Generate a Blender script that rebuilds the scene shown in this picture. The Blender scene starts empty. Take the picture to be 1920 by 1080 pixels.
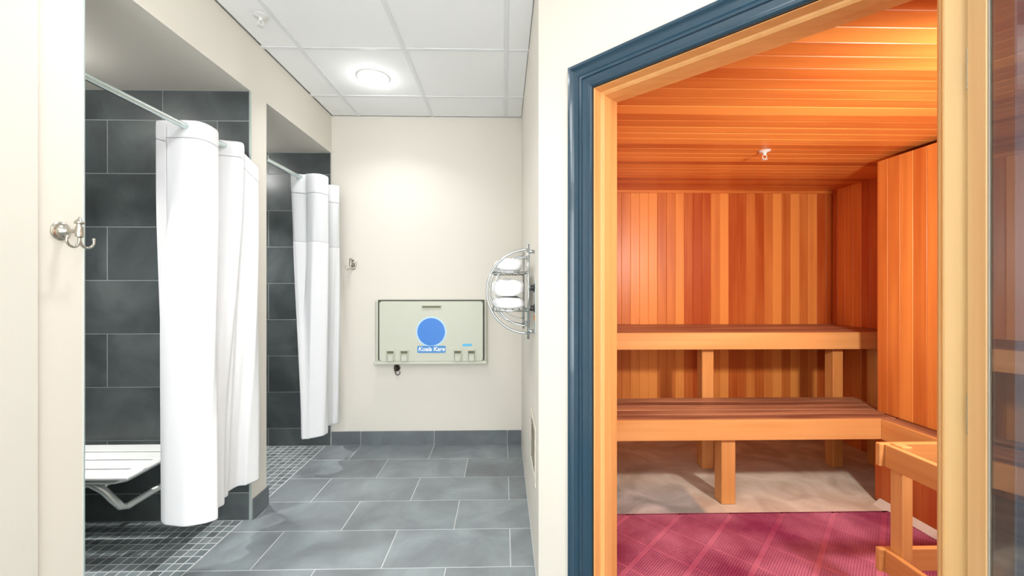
import bpy, math, random
from mathutils import Vector, Matrix, noise
random.seed(7)
S = bpy.context.scene
COL = S.collection
PI = math.pi

# ------------------------------------------------------------------ camera, world, light, exposure
cam_d = bpy.data.cameras.new('camera'); cam = bpy.data.objects.new('camera', cam_d); COL.objects.link(cam)
cam.location = (0, 0, 1.33)
cam.rotation_euler = (PI/2, 0, -math.atan(16/761))
cam_d.sensor_width = 36; cam_d.lens = 36*761/1920
cam_d.shift_y = -5/1920
cam_d.clip_start = .02; cam_d.clip_end = 50
S.camera = cam
S.view_settings.view_transform = 'Standard'; S.view_settings.look = 'None'
S.view_settings.gamma = 1; S.view_settings.use_curve_mapping = False
S.view_settings.exposure = 0.25
w = bpy.data.worlds.new('world'); S.world = w; w.use_nodes = True
w.node_tree.nodes['Background'].inputs[0].default_value = (.8, .85, .9, 1)
w.node_tree.nodes['Background'].inputs[1].default_value = .3
FILL_PANEL_W = 7      # unseen ceiling panels added as fill light in the lobby
DOWN_W = 5.0       # downlights of the corridor
WINDOW_FILL_W = 56    # fill light added behind the camera, dressed as a window
STALL_FILL_W = 6.5     # lights added out of view to brighten the shower stalls
SAUNA_W = 26      # vapour-proof lamp on the sauna's front wall

def light(name, kind, loc, energy, color=(1, 1, 1), size=.2, size_y=None, rot=(0, 0, 0), spread=None):
    d = bpy.data.lights.new(name, kind); d.energy = energy; d.color = color
    if kind == 'AREA':
        d.shape = 'RECTANGLE' if size_y else 'DISK'; d.size = size
        if size_y: d.size_y = size_y
        if spread: d.spread = spread
    else: d.shadow_soft_size = size
    o = bpy.data.objects.new(name, d); COL.objects.link(o); o.location = loc; o.rotation_euler = rot
    return o

CEIL = 2.74
FILL_PANELS = [(-.60, -.45), (.62, -.45), (-.60, -1.67), (.62, -1.67)]
DOWNS = [(-.882, 2.77), (-.882, 1.5)]  # the second downlight is added out of view for more light
for i, (x, y) in enumerate(FILL_PANELS):
    light('panel_fill', 'AREA', (x, y, CEIL-.03), FILL_PANEL_W, (.97, .985, 1), .58, 1.18)
for x, y in DOWNS:
    light('downlight_beam', 'AREA', (x, y, CEIL-.03), DOWN_W, (.98, .985, 1), .17, None, (0, 0, 0), math.radians(130))
light('window_fill', 'AREA', (-.2, -2.34, 1.25), WINDOW_FILL_W, (.94, .975, 1), 3.6, 2.2, (PI/2, 0, 0))  # broad fill added behind the camera
for x, y in DOWNS:
    light('downlight_glow', 'POINT', (x, y, CEIL-.10), 1.0, (.98, .985, 1), .03)
for y in (1.75, 2.95):
    light('stall_fill', 'POINT', (-2.2, y, 2.31), STALL_FILL_W, (1, .985, .96), .05)
    light('stall_fill_beam', 'AREA', (-2.1, y, 2.235), 1.5*STALL_FILL_W, (1, .985, .96), .12, None, (0, 0, 0), math.radians(100))  # downward fill added to brighten the stall floor and seat
light('sauna_lamp_bulb', 'AREA', (1.70, 1.02, 1.68), SAUNA_W, (1, .945, .86), .16, None, (PI/2-.25, 0, 0))

# ------------------------------------------------------------------ helpers
class MB:
    def __init__(s): s.v = []; s.f = []; s.m = []
    def add(s, vs, fs, mi=0):
        b = len(s.v); s.v += [tuple(v) for v in vs]; s.f += [tuple(b+i for i in f) for f in fs]; s.m += [mi]*len(fs); return s
    def box(s, x0, x1, y0, y1, z0, z1, mi=0):
        vs = [(x0,y0,z0),(x1,y0,z0),(x1,y1,z0),(x0,y1,z0),(x0,y0,z1),(x1,y0,z1),(x1,y1,z1),(x0,y1,z1)]
        return s.add(vs, [(0,3,2,1),(4,5,6,7),(0,1,5,4),(1,2,6,5),(2,3,7,6),(3,0,4,7)], mi)
    def bevbox(s, x0, x1, y0, y1, z0, z1, b=.003, mi=0):
        # box with every edge chamfered
        b = min(b, (x1-x0)/2.5, (y1-y0)/2.5, (z1-z0)/2.5)
        X, Y, Zs = (x0, x1), (y0, y1), (z0, z1)
        vs = []; idx = {}
        for i in (0, 1):
            for j in (0, 1):
                for k in (0, 1):
                    p = (X[i], Y[j], Zs[k]); q = [b if t == 0 else -b for t in (i, j, k)]
                    for a in range(3):
                        pp = [p[n] + (0 if n == a else q[n]) for n in range(3)]
                        idx[(i, j, k, a)] = len(vs); vs.append(pp)
        fs = []
        def g(c, a): return idx[(c[0], c[1], c[2], a)]
        for a in range(3):
            o1, o2 = [(1, 2), (0, 2), (0, 1)][a]
            for e in (0, 1):
                cs = []
                for (p, q) in ((0, 0), (1, 0), (1, 1), (0, 1)):
                    c = [0, 0, 0]; c[a] = e; c[o1] = p; c[o2] = q; cs.append(g(c, a))
                fs.append(cs)
        for a in range(3):       # edges along axis a
            o1, o2 = [(1, 2), (0, 2), (0, 1)][a]
            for p in (0, 1):
                for q in (0, 1):
                    c0 = [0, 0, 0]; c0[a] = 0; c0[o1] = p; c0[o2] = q
                    c1 = list(c0); c1[a] = 1
                    fs.append([g(c0, o1), g(c1, o1), g(c1, o2), g(c0, o2)])
        for i in (0, 1):
            for j in (0, 1):
                for k in (0, 1): fs.append([idx[(i, j, k, 0)], idx[(i, j, k, 1)], idx[(i, j, k, 2)]])
        cen = Vector(((x0+x1)/2, (y0+y1)/2, (z0+z1)/2))
        out = []
        for f in fs:
            pts = [Vector(vs[i]) for i in f]; n = (pts[1]-pts[0]).cross(pts[2]-pts[0]); m = sum(pts, Vector())/len(pts)-cen
            out.append(f if n.dot(m) > 0 else f[::-1])
        return s.add(vs, out, mi)
    def prism(s, poly, z0, z1, mi=0):
        n = len(poly); a = sum(poly[i][0]*poly[(i+1) % n][1]-poly[(i+1) % n][0]*poly[i][1] for i in range(n))
        if a < 0: poly = poly[::-1]
        vs = [(x, y, z0) for x, y in poly]+[(x, y, z1) for x, y in poly]
        fs = [tuple(range(n))[::-1], tuple(range(n, 2*n))]+[(i, (i+1) % n, n+(i+1) % n, n+i) for i in range(n)]
        return s.add(vs, fs, mi)
    def tube(s, pts, r, n=12, closed=False, mi=0):
        pts = [Vector(p) for p in pts]; N = len(pts); rr = r if isinstance(r, (list, tuple)) else [r]*N
        vs = []; ref = None
        for i, p in enumerate(pts):
            if closed: t = pts[(i+1) % N]-pts[i-1]
            else: t = pts[min(i+1, N-1)]-pts[max(i-1, 0)]
            t.normalize()
            if ref is None:
                ref = Vector((0, 0, 1)) if abs(t.z) < .9 else Vector((1, 0, 0))
            a = (ref - t*ref.dot(t)).normalized(); ref = a; b = t.cross(a)
            for k in range(n):
                an = 2*PI*k/n; vs.append(p+(a*math.cos(an)+b*math.sin(an))*rr[i])
        fs = []
        for i in range(N if closed else N-1):
            j = (i+1) % N
            for k in range(n): fs.append((i*n+k, i*n+(k+1) % n, j*n+(k+1) % n, j*n+k))
        if not closed: fs += [tuple(range(n))[::-1], tuple(range((N-1)*n, N*n))]
        return s.add(vs, fs, mi)
    def lathe(s, prof, c=(0, 0, 0), axis='Z', n=24, mi=0):
        # prof: (radius, height) pairs
        c = Vector(c); vs = []
        for r, h in prof:
            for k in range(n):
                a = 2*PI*k/n; x, y = r*math.cos(a), r*math.sin(a)
                p = {'Z': (x, y, h), 'Y': (x, h, -y), 'X': (h, x, y)}[axis]; vs.append(c+Vector(p))
        fs = [(i*n+k, i*n+(k+1) % n, (i+1)*n+(k+1) % n, (i+1)*n+k) for i in range(len(prof)-1) for k in range(n)]
        fs += [tuple(range(n))[::-1], tuple(range((len(prof)-1)*n, len(prof)*n))]
        return s.add(vs, fs, mi)
    def xf(s, M):
        s.v = [tuple(M @ Vector(v)) for v in s.v]; return s
    def mesh(s, name, off=(0, 0, 0), smooth=False):
        me = bpy.data.meshes.new(name)
        me.from_pydata([(v[0]-off[0], v[1]-off[1], v[2]-off[2]) for v in s.v], [], s.f)
        for p, mi in zip(me.polygons, s.m): p.material_index = mi
        if smooth: me.shade_smooth()
        me.validate(); me.update(); return me

WO = {}
def worg(o): return WO.get(o.name, (0, 0, 0)) if o else (0, 0, 0)
def obj(name, mb, mat, parent=None, smooth=False, color=None, origin=None):
    po = worg(parent); og = origin if origin else po
    me = mb.mesh(name, og, smooth)
    for m in (mat if isinstance(mat, (list, tuple)) else [mat]): me.materials.append(m)
    o = bpy.data.objects.new(name, me); COL.objects.link(o)
    if parent: o.parent = parent
    o.location = (og[0]-po[0], og[1]-po[1], og[2]-po[2]); WO[o.name] = og
    if color is not None: o.color = (color, color, color, 1)
    return o
def piece(name, me, parent, loc, color=0.5, rotz=0):
    o = bpy.data.objects.new(name, me); COL.objects.link(o); po = worg(parent)
    if parent: o.parent = parent
    o.location = (loc[0]-po[0], loc[1]-po[1], loc[2]-po[2]); o.rotation_euler.z = rotz
    o.color = (color, color, color, 1); return o
def smooth_auto(o, deg=35):
    me = o.data; me.shade_smooth()
    try: me.set_sharp_from_angle(angle=math.radians(deg))
    except Exception: pass
    return o
def thing(name, label, cat, loc=(0, 0, 0), group=None):
    o = bpy.data.objects.new(name, None); COL.objects.link(o); o.location = loc; WO[o.name] = tuple(loc)
    o.empty_display_size = .05
    tag(o, label, cat, group); return o
def tag(o, label, cat, group=None):
    o['label'] = label; o['category'] = cat
    if group: o['group'] = group
    return o
def structure(o, label=None):
    o['kind'] = 'structure'
    if label: o['label'] = label
    return o
def copy_tree(o, parent=None):
    c = o.copy(); COL.objects.link(c)
    if parent: c.parent = parent; c.matrix_parent_inverse = o.matrix_parent_inverse
    for ch in list(o.children): copy_tree(ch, c)
    return c

# ------------------------------------------------------------------ materials
def newmat(name):
    m = bpy.data.materials.new(name); m.use_nodes = True
    return m, m.node_tree, m.node_tree.nodes['Principled BSDF']
def simple(name, col, rough=.5, metal=0, noise=.03, nscale=8, bump=0, coat=0, spec=.5):
    m, t, b = newmat(name); n = t.nodes; L = t.links
    tc = n.new('ShaderNodeTexCoord'); ns = n.new('ShaderNodeTexNoise'); ns.inputs['Scale'].default_value = nscale; ns.inputs['Detail'].default_value = 4
    L.new(tc.outputs['Object'], ns.inputs['Vector'])
    mx = n.new('ShaderNodeMix'); mx.data_type = 'RGBA'
    mx.inputs[6].default_value = (*[c*(1-noise) for c in col], 1); mx.inputs[7].default_value = (*[min(1, c*(1+noise)) for c in col], 1)
    L.new(ns.outputs['Fac'], mx.inputs[0]); L.new(mx.outputs[2], b.inputs['Base Color'])
    b.inputs['Roughness'].default_value = rough; b.inputs['Metallic'].default_value = metal; b.inputs['Specular IOR Level'].default_value = spec
    b.inputs['Coat Weight'].default_value = coat
    if bump:
        n2 = n.new('ShaderNodeTexNoise'); n2.inputs['Scale'].default_value = 220; L.new(tc.outputs['Object'], n2.inputs['Vector'])
        bp = n.new('ShaderNodeBump'); bp.inputs['Strength'].default_value = bump; bp.inputs['Distance'].default_value = .001
        L.new(n2.outputs['Fac'], bp.inputs['Height']); L.new(bp.outputs[0], b.inputs['Normal'])
    return m
def wood(name, axis, dark, lite, rough=.35, streak=.35, coat=.0, tonal=1.0):
    # axis = direction of the grain; obj.color picks the board's own tone between dark and lite
    m, t, b = newmat(name); n = t.nodes; L = t.links
    tc = n.new('ShaderNodeTexCoord'); oi = n.new('ShaderNodeObjectInfo'); geo = n.new('ShaderNodeNewGeometry')
    off = n.new('ShaderNodeVectorMath'); off.operation = 'SCALE'
    cmb = n.new('ShaderNodeCombineXYZ')
    for i in range(3): L.new(oi.outputs['Random'], cmb.inputs[i])
    L.new(cmb.outputs[0], off.inputs[0]); off.inputs['Scale'].default_value = 37
    ad = n.new('ShaderNodeVectorMath'); ad.operation = 'ADD'; L.new(tc.outputs['Object'], ad.inputs[0]); L.new(off.outputs[0], ad.inputs[1])
    mp = n.new('ShaderNodeMapping'); sc = [38, 38, 38]; sc['XYZ'.index(axis)] = .9; mp.inputs['Scale'].default_value = sc
    L.new(ad.outputs[0], mp.inputs[0])
    n1 = n.new('ShaderNodeTexNoise'); n1.inputs['Scale'].default_value = 1; n1.inputs['Detail'].default_value = 5; n1.inputs['Distortion'].default_value = .4
    L.new(mp.outputs[0], n1.inputs['Vector'])
    mp2 = n.new('ShaderNodeMapping'); sc = [9, 9, 9]; sc['XYZ'.index(axis)] = 1.1; mp2.inputs['Scale'].default_value = sc
    L.new(ad.outputs[0], mp2.inputs[0])
    n2 = n.new('ShaderNodeTexNoise'); n2.inputs['Scale'].default_value = 1; n2.inputs['Detail'].default_value = 2; L.new(mp2.outputs[0], n2.inputs['Vector'])
    sep = n.new('ShaderNodeSeparateColor'); L.new(oi.outputs['Color'], sep.inputs[0])
    def math_(op, a, bb):
        q = n.new('ShaderNodeMath'); q.operation = op
        for i, z in enumerate((a, bb)):
            if hasattr(z, 'links'): L.new(z, q.inputs[i])
            else: q.inputs[i].default_value = z
        return q.outputs[0]
    g = math_('MULTIPLY', math_('SUBTRACT', n1.outputs['Fac'], .5), streak)
    g2 = math_('MULTIPLY', math_('SUBTRACT', n2.outputs['Fac'], .5), streak*1.6)
    tone = math_('ADD', math_('ADD', math_('MULTIPLY', sep.outputs[0], tonal), g), g2)
    mx = n.new('ShaderNodeMix'); mx.data_type = 'RGBA'; mx.clamp_factor = True
    mx.inputs[6].default_value = (*dark, 1); mx.inputs[7].default_value = (*lite, 1)
    L.new(tone, mx.inputs[0])
    L.new(mx.outputs[2], b.inputs['Base Color'])
    b.inputs['Roughness'].default_value = rough; b.inputs['Coat Weight'].default_value = coat; b.inputs['Coat Roughness'].default_value = .25
    bp = n.new('ShaderNodeBump'); bp.inputs['Strength'].default_value = .15; bp.inputs['Distance'].default_value = .002
    L.new(n1.outputs['Fac'], bp.inputs['Height']); L.new(bp.outputs[0], b.inputs['Normal'])
    return m
def tilemat(name, a, bcol, c, rough, scale=3.2):
    # clouded porcelain: three tones in soft patches, each tile offset by its own random number
    m, t, b = newmat(name); n = t.nodes; L = t.links
    tc = n.new('ShaderNodeTexCoord'); oi = n.new('ShaderNodeObjectInfo')
    cmb = n.new('ShaderNodeCombineXYZ')
    for i in range(3): L.new(oi.outputs['Random'], cmb.inputs[i])
    off = n.new('ShaderNodeVectorMath'); off.operation = 'SCALE'; off.inputs['Scale'].default_value = 53; L.new(cmb.outputs[0], off.inputs[0])
    ad = n.new('ShaderNodeVectorMath'); ad.operation = 'ADD'; L.new(tc.outputs['Object'], ad.inputs[0]); L.new(off.outputs[0], ad.inputs[1])
    n1 = n.new('ShaderNodeTexNoise'); n1.inputs['Scale'].default_value = scale; n1.inputs['Detail'].default_value = 5; n1.inputs['Roughness'].default_value = .55; n1.inputs['Distortion'].default_value = .6
    L.new(ad.outputs[0], n1.inputs['Vector'])
    r = n.new('ShaderNodeValToRGB'); r.color_ramp.elements[0].position = .32; r.color_ramp.elements[1].position = .68
    r.color_ramp.elements[0].color = (*a, 1); r.color_ramp.elements[1].color = (*c, 1)
    e = r.color_ramp.elements.new(.5); e.color = (*bcol, 1)
    L.new(n1.outputs['Fac'], r.inputs[0])
    sep = n.new('ShaderNodeSeparateColor'); L.new(oi.outputs['Color'], sep.inputs[0])
    ml = n.new('ShaderNodeMath'); ml.operation = 'MULTIPLY_ADD'; ml.inputs[1].default_value = .5; ml.inputs[2].default_value = .75; L.new(sep.outputs[0], ml.inputs[0])
    vm = n.new('ShaderNodeVectorMath'); vm.operation = 'SCALE'; L.new(r.outputs[0], vm.inputs[0]); L.new(ml.outputs[0], vm.inputs['Scale'])
    L.new(vm.outputs[0], b.inputs['Base Color']); b.inputs['Roughness'].default_value = rough
    n3 = n.new('ShaderNodeTexNoise'); n3.inputs['Scale'].default_value = 60; n3.inputs['Detail'].default_value = 3; L.new(ad.outputs[0], n3.inputs['Vector'])
    bp = n.new('ShaderNodeBump'); bp.inputs['Strength'].default_value = .08; bp.inputs['Distance'].default_value = .002
    L.new(n3.outputs['Fac'], bp.inputs['Height']); L.new(bp.outputs[0], b.inputs['Normal'])
    return m
def emis(name, col, st):
    m, t, b = newmat(name); b.inputs['Base Color'].default_value = (*col, 1); b.inputs['Emission Color'].default_value = (*col, 1); b.inputs['Emission Strength'].default_value = st
    return m

M = {}
M['paint'] = simple('wall_paint', (.755, .715, .64), .6, noise=.012, nscale=2, bump=.05)
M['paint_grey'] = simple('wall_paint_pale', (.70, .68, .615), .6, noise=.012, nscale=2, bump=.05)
M['ceil'] = simple('ceiling_tile', (.95, .955, .96), .85, noise=.01, nscale=30, bump=.2)
M['grid'] = simple('ceiling_grid_paint', (.84, .85, .86), .5)
M['grout'] = simple('grout', (.55, .57, .58), .8, noise=.08, nscale=20)
M['grout_mosaic'] = simple('mosaic_grout', (.62, .64, .64), .8, noise=.08, nscale=20)
M['grout_wall'] = simple('wall_grout', (.34, .36, .36), .8, noise=.08, nscale=20)
M['ftile'] = tilemat('floor_porcelain', (.175, .19, .205), (.225, .255, .27), (.29, .335, .35), .38)
M['wtile'] = tilemat('shower_porcelain', (.052, .061, .063), (.078, .092, .094), (.114, .133, .133), .34)
M['mosaic'] = tilemat('mosaic_porcelain', (.12, .145, .155), (.18, .215, .225), (.26, .30, .31), .35, 3)
M['btile'] = tilemat('base_porcelain', (.115, .127, .14), (.145, .165, .178), (.175, .205, .217), .4)
M['chrome'] = simple('chrome', (.50, .53, .54), .12, 1, noise=.02)
M['nickel'] = simple('brushed_nickel', (.48, .46, .40), .25, 1, noise=.05)
M['rod'] = simple('rod_steel', (.62, .70, .68), .3, 1, noise=.04)
M['dark_bronze'] = simple('dark_bronze', (.06, .045, .035), .35, .8, noise=.1)
M['edge'] = simple('edge_strip_aluminium', (.62, .70, .68), .35, .7)
M['curtain'] = simple('curtain_fabric', (.80, .80, .815), .8, noise=.01, nscale=40, bump=.25, spec=.2)
M['mesh_fabric'] = simple('curtain_window_fabric', (.70, .71, .72), .8, noise=.01, nscale=40, bump=.4, spec=.2)
M['towel'] = simple('towel_terry', (.93, .93, .93), .95, noise=.02, nscale=60, bump=1.0, spec=.1)
M['plastic'] = simple('station_plastic', (.60, .61, .51), .42, noise=.02, nscale=90, bump=.15)
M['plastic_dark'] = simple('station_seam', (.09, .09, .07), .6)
M['recess_shade'] = simple('recess_shade_tone', (.22, .21, .13), .6)  # olive tone of the shade painted into the station's recesses
M['blue_print'] = simple('blue_print', (.045, .22, .68), .4)
M['pale_blue'] = simple('pale_blue_print', (.50, .72, .88), .4)
M['banner_blue'] = simple('banner_print', (.06, .27, .62), .4)
M['cyan_print'] = simple('cyan_print', (.10, .47, .78), .4)
M['white_print'] = simple('white_print', (.9, .9, .9), .4)
M['white_plastic'] = simple('white_plastic', (.78, .78, .76), .4)
M['seat_plastic'] = simple('seat_phenolic', (.84, .86, .84), .4)
M['steel'] = simple('seat_steel', (.62, .64, .62), .4, .7)
M['black'] = simple('black_plastic', (.02, .02, .02), .35)
M['orange'] = simple('orange_print', (.75, .30, .08), .5)
M['grille'] = simple('grille_paint', (.66, .63, .55), .5)
M['blue_trim'] = simple('blue_gloss_paint', (.013, .050, .086), .22, noise=.04, coat=.5)
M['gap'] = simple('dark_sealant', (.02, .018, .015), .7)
M['seal'] = simple('glazing_seal', (.42, .40, .35), .45)
M['plaster'] = simple('curb_plaster', (.72, .66, .58), .8, noise=.08)
CD, CL = (.50, .095, .014), (.93, .37, .085)
for a in 'XYZ':
    M['cedar'+a] = wood('cedar_'+a.lower(), a, CD, CL, .38, .55)
    M['fir'+a] = wood('fir_'+a.lower(), a, (.62, .27, .075), (.90, .52, .20), .4, .6)
    M['pale'+a] = wood('pale_fir_'+a.lower(), a, (.72, .42, .15), (.93, .70, .36), .4, .6)
    M['slat'+a] = wood('worn_slat_'+a.lower(), a, (.20, .075, .04), (.62, .33, .18), .55, 1.3)

def concrete():
    m, t, b = newmat('sauna_concrete'); n = t.nodes; L = t.links
    tc = n.new('ShaderNodeTexCoord')
    n1 = n.new('ShaderNodeTexNoise'); n1.inputs['Scale'].default_value = 3.5; n1.inputs['Detail'].default_value = 8; n1.inputs['Distortion'].default_value = 1.2
    L.new(tc.outputs['Object'], n1.inputs['Vector'])
    def ramp(c0, c1, p0=.35, p1=.65):
        r = n.new('ShaderNodeValToRGB'); r.color_ramp.elements[0].color = (*c0, 1); r.color_ramp.elements[1].color = (*c1, 1)
        r.color_ramp.elements[0].position = p0; r.color_ramp.elements[1].position = p1; return r
    warm = ramp((.60, .51, .40), (.86, .80, .68)); L.new(n1.outputs['Fac'], warm.inputs[0])
    cool = ramp((.30, .33, .33), (.66, .67, .66)); L.new(n1.outputs['Fac'], cool.inputs[0])
    sp = n.new('ShaderNodeSeparateXYZ'); L.new(tc.outputs['Object'], sp.inputs[0])
    mr = n.new('ShaderNodeMapRange'); mr.inputs[1].default_value = 1.17; mr.inputs[2].default_value = 1.20; mr.inputs[3].default_value = 1; mr.inputs[4].default_value = 0
    L.new(sp.outputs[0], mr.inputs[0])
    mr2 = n.new('ShaderNodeMapRange'); mr2.inputs[1].default_value = 2.52; mr2.inputs[2].default_value = 2.75; mr2.inputs[3].default_value = 1; mr2.inputs[4].default_value = 0
    L.new(sp.outputs[1], mr2.inputs[0])
    mu = n.new('ShaderNodeMath'); mu.operation = 'MULTIPLY'; L.new(mr.outputs[0], mu.inputs[0]); L.new(mr2.outputs[0], mu.inputs[1])
    mx = n.new('ShaderNodeMix'); mx.data_type = 'RGBA'; L.new(mu.outputs[0], mx.inputs[0]); L.new(warm.outputs[0], mx.inputs[6]); L.new(cool.outputs[0], mx.inputs[7])
    L.new(mx.outputs[2], b.inputs['Base Color']); b.inputs['Roughness'].default_value = .75
    bp = n.new('ShaderNodeBump'); bp.inputs['Strength'].default_value = .3; bp.inputs['Distance'].default_value = .004
    L.new(n1.outputs['Fac'], bp.inputs['Height']); L.new(bp.outputs[0], b.inputs['Normal'])
    return m
M['concrete'] = concrete()
def matrubber():
    m, t, b = newmat('maroon_vinyl'); n = t.nodes; L = t.links
    tc = n.new('ShaderNodeTexCoord'); g = n.new('ShaderNodeNewGeometry')
    n1 = n.new('ShaderNodeTexNoise'); n1.inputs['Scale'].default_value = 3; n1.inputs['Detail'].default_value = 5
    L.new(g.outputs['Position'], n1.inputs['Vector'])
    r = n.new('ShaderNodeValToRGB'); r.color_ramp.elements[0].color = (.33, .04, .12, 1); r.color_ramp.elements[1].color = (.66, .21, .33, 1)
    r.color_ramp.elements[0].position = .35; r.color_ramp.elements[1].position = .65
    L.new(n1.outputs['Fac'], r.inputs[0]); L.new(r.outputs[0], b.inputs['Base Color']); b.inputs['Roughness'].default_value = .5
    return m
M['mat'] = matrubber()
def glass():
    m, t, b = newmat('door_glass'); n = t.nodes; L = t.links
    b.inputs['Base Color'].default_value = (.72, .74, .72, 1); b.inputs['Roughness'].default_value = 0.0; b.inputs['IOR'].default_value = 1.5
    b.inputs['Transmission Weight'].default_value = 1.0
    return m
M['glass'] = glass()

# ------------------------------------------------------------------ structure: rooms
XL, YB = -1.43, 3.41            # corridor left plane, back plane
P0 = (.152, 1.753); D = (math.sqrt(.5), -math.sqrt(.5)); N = (math.sqrt(.5), math.sqrt(.5))
def W(s, n): return (P0[0]+s*D[0]+n*N[0], P0[1]+s*D[1]+n*N[1])       # point on the diagonal door wall
def wpoly(s0, s1, n0, n1): return [W(s0, n0), W(s1, n0), W(s1, n1), W(s0, n1)]

structure(obj('wall_back', MB().box(-2.65, .152, YB, YB+.12, 0, CEIL), M['paint']))
wl = MB()
wl.box(-2.65, XL, 1.27, 1.41, 0, 2.43); wl.box(-2.65, XL, 2.335, 2.48, 0, 2.43)
wl.box(-2.65, XL, 1.27, YB, 2.43, CEIL)
wl.box(-2.65, -2.47, 1.41, YB, 0, 2.43)
structure(obj('wall_left', wl, M['paint']))
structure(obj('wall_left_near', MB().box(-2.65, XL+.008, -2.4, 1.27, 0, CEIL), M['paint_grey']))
wr = MB(); wr.prism([P0, (.152, YB+.12), (.30, YB+.12), (.30, 1.817), W(0, .15)], 0, CEIL)
structure(obj('wall_right', wr, M['paint']))
wd = MB(); wd.prism(wpoly(0, .253, 0, .15), 0, CEIL); wd.prism(wpoly(1.247, 2.5, 0, .15), 0, CEIL); wd.prism(wpoly(.253, 1.247, 0, .15), 2.112, CEIL)
structure(obj('wall_sauna_front', wd, M['paint']))
e = W(2.5, 0)
structure(obj('wall_right_near', MB().box(e[0], e[0]+.12, -2.4, e[1]+.06, 0, CEIL), M['paint']))
structure(obj('wall_front', MB().box(-2.65, e[0]+.12, -2.52, -2.4, 0, CEIL), M['paint']))

wn = structure(obj('fill_window_1', MB().box(-2.0, 1.6, -2.395, -2.385, .15, 2.35), emis('fill_pane_glow', (.94, .975, 1), 1.6)))  # unseen glowing pane added for the fill light
wf = MB()
for x_ in (-2.03, -.83, .37, 1.57): wf.box(x_, x_+.06, -2.40, -2.36, .10, 2.40)
wf.box(-2.03, 1.63, -2.40, -2.36, .10, .16); wf.box(-2.03, 1.63, -2.40, -2.36, 2.34, 2.40)
obj('fill_window_frame', wf, M['white_plastic'], wn)

# ceiling: grid bars and lay-in panels
cl = structure(obj('ceiling', MB().box(-1.6, 2.2, -2.52, YB+.05, CEIL+.02, CEIL+.06), M['ceil']))
GX = [-1.204+.6096*k for k in range(-1, 7)]; GY = [3.045-.6096*k for k in range(-1, 10)]
xs = [XL]+[x for x in GX if x > XL+.05 and x < 2.0]+[2.04]
ys = sorted([YB]+[y for y in GY if y < YB-.05 and y > -2.35]+[-2.4])
g = MB()
for x in xs[1:-1]: g.box(x-.012, x+.012, -2.4, YB, CEIL-.004, CEIL+.012)
for y in ys[1:-1]: g.box(XL, 2.04, y-.012, y+.012, CEIL-.0035, CEIL+.0125)
gr = obj('ceiling_grid', g, M['grid'], cl)
for i in range(len(xs)-1):
    for j in range(len(ys)-1):
        x0, x1, y0, y1 = xs[i]+.010, xs[i+1]-.010, ys[j]+.010, ys[j+1]-.010
        # keep panels on the room side of the diagonal wall
        if x0 > .13 and (x0+y0 > 1.93 or y0 > 1.74): continue
        if x0 < .13 and y0 > 1.74: x1 = min(x1, .15)
        if x1-x0 < .03: continue
        o = obj('ceiling_panel', MB().bevbox(x0, x1, y0, y1, CEIL, CEIL+.016, .003), M['ceil'], cl)

# floor: slab + tiles (rows run along X, 0.3005 deep)
fl = structure(obj('floor', MB().box(-2.65, 2.1, -2.52, YB+.05, -.08, -.0014), M['grout']))
tcache = {}
def tile_mesh(w_, d_, h, mat, b=.0007):
    k = (round(w_, 4), round(d_, 4), h, mat.name)
    if k not in tcache:
        mb = MB(); b2 = b
        vs = [(0,0,-h),(w_,0,-h),(w_,d_,-h),(0,d_,-h),(0,0,-b2),(w_,0,-b2),(w_,d_,-b2),(0,d_,-b2),(b2,b2,0),(w_-b2,b2,0),(w_-b2,d_-b2,0),(b2,d_-b2,0)]
        fs = [(0,3,2,1),(8,9,10,11)]
        for i in range(4):
            j = (i+1) % 4; fs += [(i, j, 4+j, 4+i), (4+i, 4+j, 8+j, 8+i)]
        mb.add(vs, fs); me = mb.mesh('tile'); me.materials.append(mat); tcache[k] = me
    return tcache[k]
G = .0055
def right_limit(y):
    return .150 if y > 1.75 else min(1.905-y, 2.03)
row = 0; y1 = YB-.003
ytop = 3.122
while y1 > -.3:
    y0 = ytop - .3005*row
    xj = .034 if row % 2 == 0 else -.272
    if row == 0: y1 = YB-.002
    lim = right_limit((y0+y1)/2)
    left = -1.474 if y1 > 1.41 else XL+.008
    k = -4; edges = [left]
    x = xj-.6096*4
    while x < lim:
        if x > left+.02: edges.append(x)
        x += .6096
    edges.append(lim)
    for a, b_ in zip(edges[:-1], edges[1:]):
        if b_-a < .02: continue
        piece('floor_tile', tile_mesh(b_-a-G, y1-y0-G, .012, M['ftile']), fl, (a+G/2, y0+G/2, 0), random.uniform(.35, .65))
    y1 = y0; row += 1

# shower floors
def mosaic(name, y0, y1, x0=-2.46, x1=-1.476):
    o = structure(obj(name, MB().box(x0, x1, y0, y1, -.0013, -.0007), M['grout_mosaic']))
    p = .0505; cells = []
    nx = int((x1-x0)/p); ny = int((y1-y0)/p+.3)
    for i in range(nx):
        for j in range(ny):
            cells.append((i, x1-(i+1)*p, y1-(j+1)*p))
    cells.sort(key=lambda c: -(c[1]) + .35*c[2])
    me = tile_mesh(p-.0055, p-.0055, .006, M['mosaic'], .0004)
    for i, cx, cy in cells[:295]:
        if cy < y0-.01: continue
        piece('mosaic_tile', me, o, (cx+.0025, cy+.0025, 0), random.uniform(.15, 1.0))
    rest = MB()
    for i, cx, cy in cells[295:]:
        if cy < y0-.01: continue
        rest.box(cx+.0025, cx+p-.0025, cy+.0025, cy+p-.0025, -.006, 0)
    if rest.v:
        r = obj('mosaic_field', rest, M['mosaic'], o, color=.5); r['kind'] = 'stuff'
    return o
mosaic('floor_shower', 1.41, 2.327); mosaic('floor_shower_rear', 2.488, 3.40)

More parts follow.
